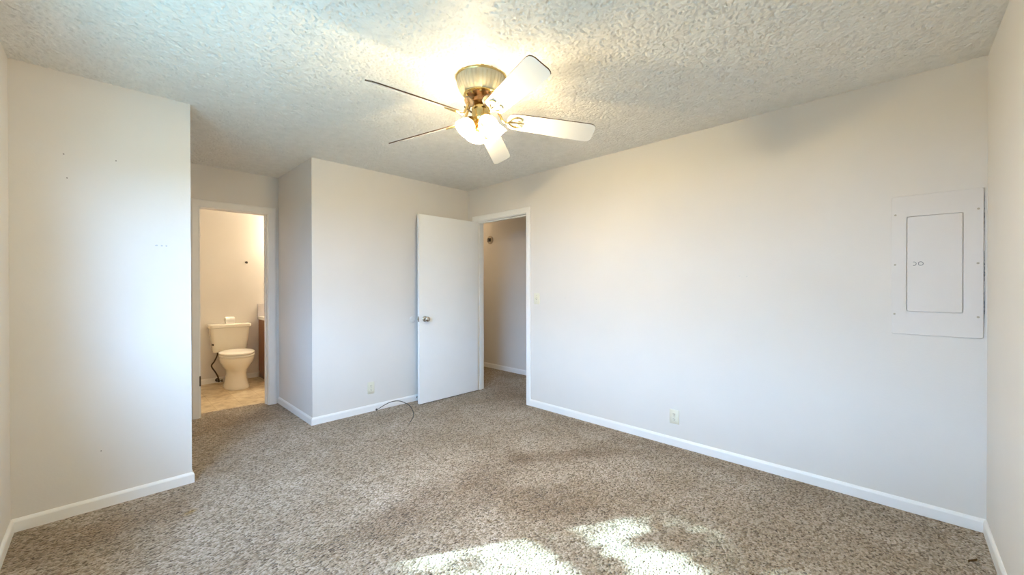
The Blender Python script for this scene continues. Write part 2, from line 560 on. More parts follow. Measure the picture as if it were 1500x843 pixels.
bm = BM()
prism(bm, [(-0.44, 3.257), (0.3875, 3.257), (0.3875, 4.796), (0.2875, 4.796), (0.2875, 3.357), (-0.44, 3.357)], 0, H)
w_closet = struct('wall_closet', bm, M['wall'], 'narrow off white wall section at far left beside the bathroom passage')

bm = BM()
x0, x1 = -0.44, -0.341
box(bm, x0, x1, -0.43, WY0, 0, H); box(bm, x0, x1, WY1, 3.257, 0, H)
box(bm, x0, x1, WY0, WY1, 0, WZ0); box(bm, x0, x1, WY0, WY1, WZ1, H)
struct('wall_left', bm, M['wall'], 'off white wall at the left edge that holds the window')

bm = BM()
prism(bm, [(1.311, 3.807), (3.131, 3.807), (3.131, 3.907), (1.411, 3.907), (1.411, 4.796), (1.311, 4.796)], 0, H)
struct('wall_back', bm, M['wall'], 'off white back wall behind the open door, turning into the bathroom passage')

bm = BM()
box(bm, -0.45, 0.622, 4.796, 4.906, -0.02, H); box(bm, 1.223, 2.5, 4.796, 4.906, -0.02, H); box(bm, 0.622, 1.223, 4.796, 4.906, 2.042, H)
struct('wall_passage', bm, M['wall'], 'shaded wall around the bathroom doorway at the passage end')

bm = BM()
box(bm, 3.131, 3.241, -0.43, 2.817, 0, H); box(bm, 3.131, 3.241, 3.663, 6.3, 0, H); box(bm, 3.131, 3.241, 2.817, 3.663, 2.048, H)
w_right = struct('wall_right', bm, M['wall'], 'long off white wall on the right with the electrical panel')

bm = BM()
box(bm, -0.341, 3.131, -0.43, -0.325, 0, H)
struct('wall_near', bm, M['wall'], 'off white wall at the right edge beside the electrical panel')

bm = BM()
box(bm, 4.15, 4.25, 1.4, 6.4, 0, H)
struct('wall_hallway', bm, M['wall'], 'hallway wall seen through the open bedroom door')
bm = BM()
box(bm, 3.241, 4.15, 6.3, 6.4, 0, H)
struct('wall_hallway_end', bm, M['wall'], 'end wall of the hallway beyond the door')
bm = BM()
box(bm, 3.241, 4.15, 1.4, 1.5, 0, H)
struct('wall_hallway_near', bm, M['wall'], 'near end wall of the hallway')
bm = BM()
box(bm, -0.45, 2.5, 6.43, 6.53, -0.02, H)
struct('wall_bathroom', bm, M['wall'], 'bathroom wall behind the toilet')
bm = BM()
box(bm, -0.55, -0.45, 4.796, 6.53, -0.02, H)
struct('wall_bathroom_left', bm, M['wall'], 'bathroom side wall left of the toilet')
bm = BM()
box(bm, 2.4, 2.5, 4.906, 6.43, -0.02, H)
struct('wall_bathroom_right', bm, M['wall'], 'bathroom side wall beyond the vanity')

# baseboards: profile with a bevelled top, swept along a straight run
def baseboard(name, a, b, out, label, m0=0, m1=0, h=0.068, t=0.012):
    a = Vector(a); b = Vector(b); o = Vector(out)
    d = (b - a).normalized()
    prof = [(0, 0), (t, 0), (t, h - 0.016), (t - 0.002, h - 0.010), (t - 0.006, h - 0.003), (0.003, h), (0, h)]
    bm = BM()
    loft(bm, [[a + o * q + Vector((0, 0, z)) - d * (q * m0) for q, z in prof], [b + o * q + Vector((0, 0, z)) + d * (q * m1) for q, z in prof]])
    return struct(name, bm, M['trim'], label, cat='baseboard')

baseboard('baseboard_right', (3.131, -0.325, 0), (3.131, 2.776, 0), (-1, 0, 0), 'white baseboard along the long right wall', -1, 0)
baseboard('baseboard_right_corner', (3.131, 3.712, 0), (3.131, 3.807, 0), (-1, 0, 0), 'short white baseboard behind the open door', 0, -1)
baseboard('baseboard_back', (1.311, 3.807, 0), (3.131, 3.807, 0), (0, -1, 0), 'white baseboard under the back wall outlet', 1, -1)
baseboard('baseboard_passage', (1.311, 3.807, 0), (1.311, 4.796, 0), (-1, 0, 0), 'white baseboard along the right side of the bathroom passage', 1, -1)
baseboard('baseboard_closet', (-0.341, 3.257, 0), (0.3875, 3.257, 0), (0, -1, 0), 'white baseboard under the far left wall section', -1, 1)
baseboard('baseboard_closet_side', (0.3875, 3.257, 0), (0.3875, 4.796, 0), (1, 0, 0), 'white baseboard on the left side of the bathroom passage', 1, -1)
baseboard('baseboard_left', (-0.341, -0.325, 0), (-0.341, 3.257, 0), (1, 0, 0), 'white baseboard at the bottom left edge', -1, -1)
baseboard('baseboard_near', (-0.341, -0.325, 0), (3.131, -0.325, 0), (0, 1, 0), 'white baseboard at the bottom right edge', -1, -1)
baseboard('baseboard_hallway', (4.15, 1.5, 0), (4.15, 6.3, 0), (-1, 0, 0), 'white baseboard along the hallway wall')
baseboard('baseboard_bathroom', (-0.45, 6.43, -0.007), (1.50, 6.43, -0.007), (0, -1, 0), 'white baseboard behind the toilet')

# door frames: jamb lining, stop and mitred casing
def casing_run(bm, side_y, pts_in, w, t, axis):
    """mitred casing: pts_in = inner edge polyline (s, z) bottom-left, top-left, top-right, bottom-right"""
    (s0, z0), (s1, z1), (s2, z2), (s3, z3) = pts_in
    def P(s, d, z):
        return axis(s, d, z)
    def leg(a, b, ao, bo):
        prof = [(0.0, 0.0), (0.0, t * 0.75), (0.10, t), (0.82, t), (0.94, t * 0.8), (1.0, t * 0.45), (1.0, 0.0)]
        rings = []
        for (i, o) in ((a, ao), (b, bo)):
            rings.append([P(i[0] + (o[0] - i[0]) * q, d, i[1] + (o[1] - i[1]) * q) for q, d in prof])
        loft(bm, rings)
    wl, wr, wt = w
    leg((s0, z0), (s1, z1), (s0 - wl, z0), (s1 - wl, z1 + wt))
    leg((s1, z1), (s2, z2), (s1 - wl, z1 + wt), (s2 + wr, z2 + wt))
    leg((s2, z2), (s3, z3), (s2 + wr, z2 + wt), (s3 + wr, z3))

bm = BM()
axr = lambda s, d, z: Vector((3.131 - d, s, z))
casing_run(bm, 0, [(2.829, 0.0), (2.829, 2.036), (3.651, 2.036), (3.651, 0.0)], (0.056, 0.060, 0.066), 0.014, axr)
casing_run(bm, 0, [(2.829, 0.0), (2.829, 2.036), (3.651, 2.036), (3.651, 0.0)], (0.056, 0.060, 0.066), 0.014, lambda s, d, z: Vector((3.241 + d, s, z)))
box(bm, 3.131, 3.241, 2.817, 2.835, 0, 2.03); box(bm, 3.131, 3.241, 3.645, 3.663, 0, 2.03); box(bm, 3.131, 3.241, 2.817, 3.663, 2.03, 2.048)
for (y0, y1, z0, z1) in ((2.835, 2.846, 0, 2.03), (3.634, 3.645, 0, 2.03), (2.846, 3.634, 2.019, 2.03)):
    box(bm, 3.170, 3.205, y0, y1, z0, z1)
struct('trim_1', bm, M['trim'], 'white casing and jamb of the open bedroom doorway', cat='door frame')

bm = BM()
axb = lambda s, d, z: Vector((s, 4.796 - d, z))
casing_run(bm, 0, [(0.632, -0.001), (0.632, 2.030), (1.211, 2.030), (1.211, -0.001)], (0.062, 0.074, 0.070), 0.014, axb)
casing_run(bm, 0, [(0.632, -0.008), (0.632, 2.030), (1.211, 2.030), (1.211, -0.008)], (0.062, 0.074, 0.070), 0.014, lambda s, d, z: Vector((s, 4.906 + d, z)))
box(bm, 0.622, 0.638, 4.796, 4.906, -0.008, 2.024); box(bm, 1.205, 1.223, 4.796, 4.906, -0.008, 2.024); box(bm, 0.622, 1.223, 4.796, 4.906, 2.024, 2.042)
box(bm, 0.638, 0.648, 4.845, 4.88, -0.007, 2.024); box(bm, 1.195, 1.205, 4.845, 4.88, -0.007, 2.024)
t2 = struct('trim_2', bm, M['frame'], 'greyish white casing and jamb around the bathroom doorway', cat='door frame')
def jamb_hinge(z, m, label):
    bm = BM()
    lathe(bm, (0.634, 4.786, z - 0.045), (0, 0, 1), [(0.004, -0.004), (0.0065, 0), (0.0065, 0.029), (0.006, 0.030), (0.0065, 0.031), (0.0065, 0.059), (0.006, 0.060), (0.0065, 0.061), (0.0065, 0.09), (0.004, 0.094)], 12)
    box(bm, 0.6375, 0.6405, 4.7855, 4.815, z - 0.045, z + 0.045)
    o = obj('hinge', bm, m, t2, 40)
    o['label'] = label
    return o
jamb_hinge(1.784, M['frame'], 'painted over hinge high on the jamb')
jamb_hinge(0.354, M['hinge'], 'dark bare hinge low on the jamb')

# the bedroom door, standing open
dt = empty('door_1', (3.125, 3.645, 0.012))
tag(dt, 'plain white slab door standing wide open in front of the back wall', 'door', kind='structure')
bm = BM()
A = Vector((3.122, 3.612)); B = Vector((2.315, 3.617)); dd = (B - A).normalized(); nn = Vector((-dd.y, dd.x)) * -1.0
th = 0.035
def DP(s, d, z):   # along the leaf from the hinge, behind the visible face, height
    p = A + dd * s + nn * d
    return Vector((p.x, p.y, z))
L = (B - A).length
if DP(0, 1, 0).y < A.y: nn = -nn
outl = [(0, 0), (L, 0), (L, th), (0, th)]
rings = []
for z, i in ((0.012, 0.0015), (0.0135, 0), (2.024, 0), (2.0255, 0.0015)):
    rr = []
    for s, d in outl:
        rr.append(DP(s + (i if s == 0 else -i), d + (i if d == 0 else -i), z))
    rings.append(rr)
loft(bm, rings)
leaf = obj('door_leaf', bm, M['door'], dt)
bm = BM()
ks = L - 0.066
for sgn, d0 in ((-1, 0.0), (1, th)):
    base = DP(ks, d0, 0.912)
    ax = DP(0, sgn, 0) - DP(0, 0, 0)
    lathe(bm, base, ax, [(0.031, 0.0), (0.031, 0.004), (0.026, 0.010), (0.012, 0.013), (0.0105, 0.032), (0.016, 0.038), (0.024, 0.044), (0.0272, 0.053), (0.0255, 0.061), (0.019, 0.067), (0.010, 0.0695), (0.0, 0.070)][:11], 32)
obj('doorknob', bm, M['nickel'], dt, 50)
bm = BM()
box(bm, B.x - 0.0015, B.x + 0.0015, B.y + 0.006, B.y + 0.030, 0.912 - 0.028, 0.912 + 0.028)
box(bm, B.x - 0.011, B.x + 0.002, B.y + 0.011, B.y + 0.024, 0.912 - 0.011, 0.912 + 0.011, 0.003)
obj('latch_plate', bm, M['nickel'], dt)
for z in (0.25, 1.02, 1.80):
    bm = BM()
    c = Vector((3.1205, 3.655, z))
    lathe(bm, c - Vector((0, 0, 0.045)), (0, 0, 1), [(0.003, -0.004), (0.006, 0), (0.006, 0.09), (0.003, 0.094)], 12)
    box(bm, 3.1215, 3.1235, 3.613, 3.655, z - 0.045, z + 0.045)
    obj('hinge', bm, M['nickel'], dt, 40)

# ------------------------------------------------------------------ the window behind the viewer's left shoulder
wn = empty('window_1', (-0.39, (WY0 + WY1) / 2, WZ0))
tag(wn, 'single hung window in the left wall that throws the sun on the carpet', 'window', kind='structure')
def ring_frame(bm, x0, x1, y0, y1, z0, z1, w):
    box(bm, x0, x1, y0, y1, z0, z0 + w); box(bm, x0, x1, y0, y1, z1 - w, z1)
    box(bm, x0, x1, y0, y0 + w, z0 + w, z1 - w); box(bm, x0, x1, y1 - w, y1, z0 + w, z1 - w)
bm = BM(); ring_frame(bm, -0.43, -0.36, WY0, WY1, WZ0, WZ1, 0.03)
obj('window_frame', bm, M['trim'], wn)
ZM = 1.447
bm = BM(); ring_frame(bm, -0.415, -0.395, WY0 + 0.03, WY1 - 0.03, WZ0 + 0.03, ZM + 0.02, 0.034)
s1 = obj('sash', bm, M['trim'], wn)
bm = BM(); box(bm, -0.407, -0.403, WY0 + 0.06, WY1 - 0.06, WZ0 + 0.06, ZM - 0.01); obj('pane', bm, M['pane'], s1)
bm = BM(); ring_frame(bm, -0.395, -0.375, WY0 + 0.03, WY1 - 0.03, ZM - 0.02, WZ1 - 0.03, 0.034)
s2 = obj('sash', bm, M['trim'], wn)
bm = BM(); box(bm, -0.387, -0.383, WY0 + 0.06, WY1 - 0.06, ZM + 0.01, WZ1 - 0.06); obj('pane', bm, M['pane'], s2)
bm = BM(); box(bm, -0.36, -0.325, WY0 - 0.02, WY1 + 0.02, WZ0 - 0.02, WZ0, 0.004); obj('window_sill', bm, M['trim'], wn)

# ------------------------------------------------------------------ ceiling fan
FX, FY = 1.485, 1.686
fan = empty('ceiling_fan', (FX, FY, H))
tag(fan, 'white five blade ceiling fan with brass and champagne motor and four lit glass shades', 'ceiling fan')
bm = BM()
fl = lambda t, k: 1 + (0.018 * math.cos(36 * t) if 2 <= k <= 6 else 0)
lathe(bm, (FX, FY, H), (0, 0, -1), [(0.138, 0.014), (0.139, 0.020), (0.136, 0.024), (0.135, 0.034), (0.130, 0.055), (0.120, 0.078), (0.108, 0.094), (0.100, 0.099), (0.094, 0.103)], 288, flute=fl)
hs = obj('motor_housing', bm, M['fanbody'], fan, 60)
hs['label'] = 'champagne ribbed motor housing'
bm = BM()
lathe(bm, (FX, FY, H), (0, 0, -1), [(0.140, 0.0), (0.1445, 0.004), (0.1445, 0.013), (0.141, 0.018), (0.134, 0.018)], 72)
obj('ceiling_rim', bm, M['brass'], fan, 40)
bm = BM()
lathe(bm, (FX, FY, H), (0, 0, -1), [(0.094, 0.100), (0.099, 0.103), (0.099, 0.107), (0.092, 0.110)], 64)
obj('lower_rim', bm, M['brass'], fan, 40)
bm = BM()
lathe(bm, (FX, FY, H), (0, 0, -1), [(0.088, 0.106), (0.086, 0.112), (0.066, 0.120), (0.058, 0.128), (0.058, 0.142), (0.066, 0.146), (0.066, 0.152), (0.050, 0.158), (0.040, 0.160)], 48)
rot = obj('rotor_hub', bm, M['antique'], fan, 35)
rot['label'] = 'reddish antique brass rotor hub'
for k in range(10):
    a = k * PI / 5 + 0.2
    bm = BM()
    c = Vector((FX + 0.083 * math.cos(a), FY + 0.083 * math.sin(a), H - 0.114))
    lathe(bm, c, (math.cos(a) * 0.4, math.sin(a) * 0.4, -1), [(0.009, -0.003), (0.009, 0.003), (0.005, 0.006)], 10)
    obj('rivet', bm, M['brass'], rot, 40)
bm = BM()
lathe(bm, (FX, FY, H), (0, 0, -1), [(0.036, 0.156), (0.048, 0.164), (0.054, 0.178), (0.053, 0.198), (0.050, 0.225), (0.044, 0.246), (0.030, 0.262), (0.014, 0.272)], 48)
kit = obj('light_kit', bm, M['brass'], fan, 40)
kit['label'] = 'polished brass light kit'

PITCH = math.radians(-25)
def blade(phi, droop):
    Rz = Matrix.Rotation(phi, 4, 'Z'); Ry = Matrix.Rotation(droop, 4, 'Y'); Rx = Matrix.Rotation(PITCH, 4, 'X')
    zb = -0.236
    def T(p):      # blade space (x outward, y across, z up; pivot on the fan axis)
        q = Rx @ Vector(p)
        q = Ry @ (q - Vector((0.16, 0, 0))) + Vector((0.16, 0, 0))
        q = Rz @ (q + Vector((0, 0, zb)))
        return q + Vector((FX, FY, H))
    # outline: narrow rounded root, widening, rounded tip
    xs = [0.150, 0.153, 0.160, 0.172, 0.190, 0.23, 0.30, 0.40, 0.52, 0.60, 0.628, 0.645, 0.655, 0.660]
    hw = [0.020, 0.032, 0.043, 0.050, 0.0535, 0.055, 0.0575, 0.0605, 0.0635, 0.065, 0.0645, 0.060, 0.050, 0.036]
    up = [(x, w) for x, w in zip(xs, hw)]
    out = up + [(x, -w) for x, w in reversed(up)]
    bm = BM()
    t = 0.0032
    lo = [bm.verts.new(T((x, y, -t))) for x, y in out]
    hi = [bm.verts.new(T((x, y, t))) for x, y in out]
    bm.faces.new(lo); bm.faces.new(hi)
    n = len(out)
    for i in range(n):
        j = (i + 1) % n
        f = bm.faces.new((lo[i], lo[j], hi[j], hi[i])); f.material_index = 1
    b = obj('blade', bm, [M['blade'], M['edge']], fan)
    # iron: curved arm from the hub, scrolled bracket under the root
    bm = BM()
    R3 = lambda p: Rz @ Vector(p) + Vector((FX, FY, H))
    end = T((0.165, 0, -0.008))
    tube(bm, [R3((0.052, 0, -0.135)), R3((0.078, 0, -0.150)), R3((0.105, 0, -0.205)), R3((0.130, 0, -0.244)), end], lambda q: 0.0075 - 0.002 * q, 10, 6)
    for s in (-1, 1):
        tube(bm, [T((0.150, 0, -0.010)), T((0.172, s * 0.022, -0.009)), T((0.200, s * 0.036, -0.007)), T((0.226, s * 0.030, -0.007)), T((0.228, s * 0.014, -0.007)), T((0.210, s * 0.012, -0.007))], lambda q: 0.0048 - 0.0015 * q, 8, 6)
        lathe(bm, T((0.200, s * 0.034, -0.003)), T((0, 0, -1)) - T((0, 0, 0)), [(0.007, 0), (0.007, 0.006), (0.003, 0.009)], 10)
    tube(bm, [T((0.160, 0, -0.010)), T((0.20, 0, -0.008)), T((0.246, 0, -0.007))], lambda q: 0.005 - 0.002 * q, 8, 6)
    obj('blade_iron', bm, M['brass'], b, 50)
    bm = BM()
    c = R3((0.086, 0, -0.165)); ax = Rz @ Vector((0.55, 0, -0.62))
    lathe(bm, c, ax, [(0.030, -0.004), (0.031, 0.0), (0.029, 0.004), (0.024, 0.005)], 32)
    md = obj('medallion', bm, M['cane'], b, 40)
PH0 = 3.125
for i, dr in enumerate((0.045, 0.045, 0.055, 0.085, 0.03)):
    blade(PH0 - i * 2 * PI / 5, dr)

bulb_n = 0
for i in range(4):
    az = math.radians(250 + 90 * i)
    ax = Vector((math.cos(az) * 0.80, math.sin(az) * 0.80, -0.60 - 0.0)).normalized()
    ax = Vector((math.cos(az) * math.sin(math.radians(44)), math.sin(az) * math.sin(math.radians(44)), -math.cos(math.radians(44))))
    p0 = Vector((FX, FY, H - 0.243)) + Vector((math.cos(az), math.sin(az), 0)) * 0.040
    bm = BM()
    lathe(bm, p0, ax, [(0.012, -0.012), (0.014, 0.002), (0.026, 0.008), (0.033, 0.022), (0.0375, 0.038), (0.0365, 0.039)], 24)
    obj('socket_cup', bm, M['brass'], fan, 40)
    bm = BM()
    prof = [(0.022, 0.016), (0.026, 0.024), (0.036, 0.040), (0.044, 0.058), (0.049, 0.076), (0.052, 0.093), (0.0535, 0.101)]
    fl2 = lambda t, k: 1 + (0.012 + 0.008 * k) * (abs(math.cos(6 * t)) - 0.6)
    lathe(bm, p0, ax, prof, 96, cap0=False, cap1=False, flute=fl2)
    bmesh.ops.solidify(bm, geom=bm.faces[:], thickness=0.0018)
    sh = obj('glass_shade', bm, M['glass'], fan, 70)
    bm = BM()
    lathe(bm, p0, ax, [(0.008, 0.036), (0.009, 0.048), (0.015, 0.060), (0.0190, 0.073), (0.0190, 0.085), (0.014, 0.095), (0.006, 0.100)], 16)
    obj('bulb', bm, M['fan_bulb'], sh, 60)
# pull chain with fob
bm = BM()
zc = H - 0.268
pcx, pcy = FX - 0.010, FY - 0.030
for k in range(16):
    lathe(bm, (pcx, pcy, zc - 0.0048 * k), (0, 0, -1), [(0.0007, 0), (0.0021, 0.0012), (0.0021, 0.0026), (0.0007, 0.0038)], 8)
pc = obj('pull_chain', bm, M['brass'], fan, 60)
bm = BM()
zf = zc - 0.0048 * 16
lathe(bm, (pcx, pcy, zf), (0, 0, -1), [(0.002, -0.002), (0.004, 0.003), (0.005, 0.014), (0.0045, 0.024), (0.006, 0.026), (0.005, 0.030)], 14)
obj('fob', bm, M['plate'], pc, 40)

# ------------------------------------------------------------------ right wall: electrical panel, outlet, switch
ep = empty('electrical_panel', (3.131, -0.1425, 0.99))
tag(ep, 'white painted metal breaker panel cover high on the right wall near the corner', 'electrical panel')
bm = BM()
po_ = rrect(-0.1425, 1.3765, 0.339, 0.773, 0.008, 4)
pi_ = rrect(-0.138, 1.381, 0.212, 0.530, 0.010, 4)
rings = [[onwall('right', s, 0.0, z) for s, z in po_], [onwall('right', s, 0.006, z) for s, z in po_],
         [onwall('right', s, 0.0075, z) for s, z in rrect(-0.1425, 1.3765, 0.336, 0.770, 0.0075, 4)],
         [onwall('right', s, 0.0075, z) for s, z in pi_], [onwall('right', s, 0.0, z) for s, z in pi_]]
loft(bm, rings, cap0=False, cap1=False)
obj('cover_plate', bm, M['panel'], ep)
bm = BM()
slab_on(bm, 'right', rrect(-0.138, 1.381, 0.205, 0.523, 0.009, 4), 0.0004, 0.0072, 0.001)
pd = obj('panel_door', bm, M['panel'], ep)
bm = BM()
pts = [onwall('right', -0.088 + 0.010 * math.cos(a), 0.0072, 1.383 + 0.010 * math.sin(a)) for a in [0.5 + k * (2 * PI - 1.0) / 14 for k in range(15)]]
tube(bm, pts, 0.0016, 6, 2)
pts = [onwall('right', -0.065 + 0.009 * math.cos(a), 0.0072, 1.383 + 0.010 * math.sin(a)) for a in [-2.0 + k * 4.0 / 10 for k in range(11)]]
pts = [onwall('right', -0.062 - 0.009 * math.cos(a), 0.0072, 1.383 + 0.010 * math.sin(a)) for a in [-2.0 + k * 4.0 / 10 for k in range(11)]]
tube(bm, pts, 0.0016, 6, 2)
box(bm, 3.1222, 3.1240, -0.0815, -0.0785, 1.377, 1.389)
obj('latch', bm, M['chip'], pd, 50)
for (s, z) in ((0.012, 1.66), (0.013, 1.38), (0.015, 1.102), (-0.294, 1.656), (-0.293, 1.377), (-0.294, 1.10)):
    bm = BM()
    lathe(bm, onwall('right', s, 0.0072, z), (-1, 0, 0), [(0.0052, 0), (0.0052, 0.001), (0.0035, 0.0022)], 14)
    box(bm, 3.1212, 3.1216, s - 0.004, s + 0.004, z - 0.0006, z + 0.0006)
    o = obj('screw', bm, M['screw'], ep, 40)
for (za, zb, w) in ((1.52, 1.74, 0.0022), (1.26, 1.44, 0.004), (1.05, 1.25, 0.003)):
    bm = BM()
    rnd = random.Random(int(za * 100))
    k = 26
    left = []; right = []
    for i in range(k + 1):
        z = za + (zb - za) * i / k
        ww = w * (0.25 + 0.9 * rnd.random()) * math.sin(PI * (0.06 + 0.88 * i / k))
        c = -0.3145 + 0.0006 * rnd.random()
        left.append(onwall('right', c + ww * 0.4, 0.0008, z)); right.append(onwall('right', c - ww, 0.0008, z))
    ring = left + right[::-1]
    loft(bm, [[p + Vector((0.0009, 0, 0)) for p in ring], ring])
    o = obj('peeled_edge', bm, M['chip'], ep)

def outlet(side, s, z, label, w=0.072, h=0.115):
    e = empty('wall_outlet', onwall(side, s, 0, z - h / 2))
    tag(e, label, 'outlet')
    bm = BM(); slab_on(bm, side, rrect(s, z, w, h, 0.004, 3), 0.0, 0.006, 0.002)
    obj('face_plate', bm, M['plate'], e, 40)
    for dz in (0.0195, -0.0195):
        bm = BM()
        ol = [(s + 0.0172 * math.cos(t) * (1 if abs(math.cos(t)) < .8 else 1), z + dz + max(-0.0125, min(0.0125, 0.0172 * math.sin(t)))) for t in [2 * PI * k / 28 for k in range(28)]]
        slab_on(bm, side, ol, 0.005, 0.0078, 0.0008)
        r = obj('receptacle', bm, M['plate'], e, 40)
        bm = BM()
        for ds, hh in ((-0.0065, 0.0045), (0.0065, 0.0035)):
            slab_on(bm, side, [(s + ds - 0.0012, z + dz + 0.003 - hh), (s + ds + 0.0012, z + dz + 0.003 - hh), (s + ds + 0.0012, z + dz + 0.003 + hh), (s + ds - 0.0012, z + dz + 0.003 + hh)], 0.0074, 0.0081)
        slab_on(bm, side, [(s + 0.0026 * math.cos(t), z + dz - 0.0075 + 0.0026 * math.sin(t)) for t in [2 * PI * k / 12 for k in range(12)]], 0.0074, 0.0081)
        obj('slot', bm, M['dark'], r)
    bm = BM(); lathe(bm, onwall(side, s, 0.006, z), onwall(side, 0, 1, 0) - onwall(side, 0, 0, 0), [(0.0035, 0), (0.0035, 0.0008), (0.002, 0.0016)], 12)
    obj('screw', bm, M['screw'], e, 40)
outlet('right', 1.2625, 0.229, 'ivory duplex outlet low on the long right wall', 0.074, 0.110)
outlet('back', 1.868, 0.237, 'ivory duplex outlet low on the back wall left of the open door', 0.072, 0.118)

sw = empty('light_switch', (3.131, 2.688, 1.075))
tag(sw, 'ivory toggle light switch beside the bedroom door casing', 'light switch')
bm = BM(); slab_on(bm, 'right', rrect(2.688, 1.13, 0.072, 0.115, 0.004, 3), 0.0, 0.006, 0.002); obj('face_plate', bm, M['plate'], sw, 40)
bm = BM(); slab_on(bm, 'right', rrect(2.688, 1.13, 0.011, 0.025, 0.001, 2), 0.0055, 0.0066); obj('toggle_slot', bm, M['screw'], sw)
bm = BM(); loft(bm, [[onwall('right', 2.688 + a, 0.006, 1.13 + b) for a, b in ((-0.004, -0.006), (0.004, -0.006), (0.004, 0.008), (-0.004, 0.008))],
                    [onwall('right', 2.688 + a, 0.018, 1.137 + b) for a, b in ((-0.003, -0.003), (0.003, -0.003), (0.003, 0.004), (-0.003, 0.004))]])
obj('toggle', bm, M['plate'], sw)
for dz in (-0.03, 0.03):
    bm = BM(); lathe(bm, onwall('right', 2.688, 0.006, 1.13 + dz), (-1, 0, 0), [(0.0033, 0), (0.0033, 0.0008), (0.002, 0.0016)], 12); obj('screw', bm, M['screw'], sw, 40)

# small marks in the walls and ceiling (parts of those surfaces)
def mark(parent, side, s, z, r, m, name='nail_hole', rz=None):
    bm = BM()
    rnd = random.Random(int(s * 1000 + z * 77))
    ol = [(s + r * (0.8 + 0.4 * rnd.random()) * math.cos(t), z + (rz or r) * (0.8 + 0.4 * rnd.random()) * math.sin(t)) for t in [2 * PI * k / 10 for k in range(10)]]
    slab_on(bm, side, ol, -0.0005, 0.0007)
    return obj(name, bm, m, parent)
for s, z in ((-0.153, 1.986), (0.049, 1.994), (-0.141, 1.858), (-0.018, 0.325)):
    mark(w_closet, 'closet', s, z, 0.003, M['hole'])
for s, r in ((0.223, 0.007), (0.247, 0.005), (0.268, 0.005)):
    o = mark(w_closet, 'closet', s, 1.515, r, M['anchor'], 'wall_anchor', 0.0045)
for s, z in ((0.805, 1.330), (0.758, 1.327), (2.325, 1.144)):
    mark(w_right, 'right', s, z, 0.0026, M['anchor'])
for x, y, r in ((0.655, 2.144, 0.0035), (0.828, 1.935, 0.0035), (1.316, 3.795, 0.010)):
    bm = BM(); lathe(bm, (x, y, H + 0.001), (0, 0, -1), [(r, 0), (r * 0.8, 0.004), (r * 0.3, 0.007)], 9)
    obj('nail_hole', bm, M['hole'], ceil)

# ------------------------------------------------------------------ back wall bits: bumper, door stop, coax cable
bm = BM()
lathe(bm, (2.345, 3.807, 0.895), (0, -1, 0), [(0.036, 0), (0.036, 0.002), (0.033, 0.005), (0.020, 0.0065), (0.008, 0.007)], 32)
tag(obj('wall_bumper', bm, M['rubber'], None, 40), 'round white knob bumper on the back wall at the door edge', 'wall bumper')
ds = empty('door_stop', (2.396, 3.795, 0.02))
tag(ds, 'small door stop screwed to the baseboard behind the open door edge', 'door stop')
bm = BM(); lathe(bm, (2.392, 3.795, 0.044), (0, -1, 0), [(0.011, 0), (0.011, 0.004), (0.0055, 0.008), (0.0045, 0.050)], 16); obj('post', bm, M['nickel'], ds, 40)
bm = BM(); lathe(bm, (2.392, 3.747, 0.044), (0, -1, 0), [(0.0075, 0), (0.009, 0.004), (0.009, 0.013), (0.006, 0.017)], 16); obj('rubber_tip', bm, M['cable'], ds, 40)

cb = empty('coax_cable', (1.93, 3.79, 0.0))
tag(cb, 'thin black coaxial cable arching from the back baseboard onto the carpet', 'cable')
bm = BM()
tube(bm, [(1.921, 3.789, 0.006), (1.930, 3.775, 0.016), (1.956, 3.74, 0.044), (1.999, 3.68, 0.085), (2.03, 3.6, 0.112), (2.055, 3.52, 0.115), (2.075, 3.42, 0.092), (2.063, 3.34, 0.056), (2.029, 3.28, 0.028), (1.950, 3.215, 0.006), (1.936, 3.208, 0.0045)], 0.0034, 10, 8)
obj('cable_jacket', bm, M['cable'], cb, 60)
bm = BM(); lathe(bm, (1.946, 3.212, 0.006), (-0.9, -0.42, -0.08), [(0.0045, 0), (0.006, 0.002), (0.006, 0.014), (0.0045, 0.016), (0.0045, 0.022)], 12); obj('connector', bm, M['nickel'], cb, 40)
bm = BM(); lathe(bm, (1.921, 3.7955, 0.008), (0, -1, 0.3), [(0.010, 0), (0.010, 0.004), (0.006, 0.007)], 12); obj('entry_grommet', bm, M['cable'], cb, 40)

# dead leaf on the carpet by the right corner
bm = BM()
rows = 9
vv = []
for i in range(rows):
    t = i / (rows - 1)
    w = 0.0085 * math.sin(PI * min(1, t * 0.95 + 0.03)) + 0.0006
    for k in (-1, 0, 1):
        vv.append(bm.verts.new((2.752 + (t - 0.5) * 0.040, -0.246 - (t - 0.5) * 0.030 + k * w, 0.003 + 0.006 * abs(k) + 0.006 * t * t + 0.002 * math.sin(7 * t))))
for i in range(rows - 1):
    for k in range(2):
        a = i * 3 + k
        bm.faces.new((vv[a], vv[a + 1], vv[a + 4], vv[a + 3]))
bmesh.ops.solidify(bm, geom=bm.faces[:], thickness=0.0009)
tag(obj('dry_leaf', bm, M['leaf'], None, 60), 'small curled brown leaf on the carpet near the bottom right corner', 'leaf')

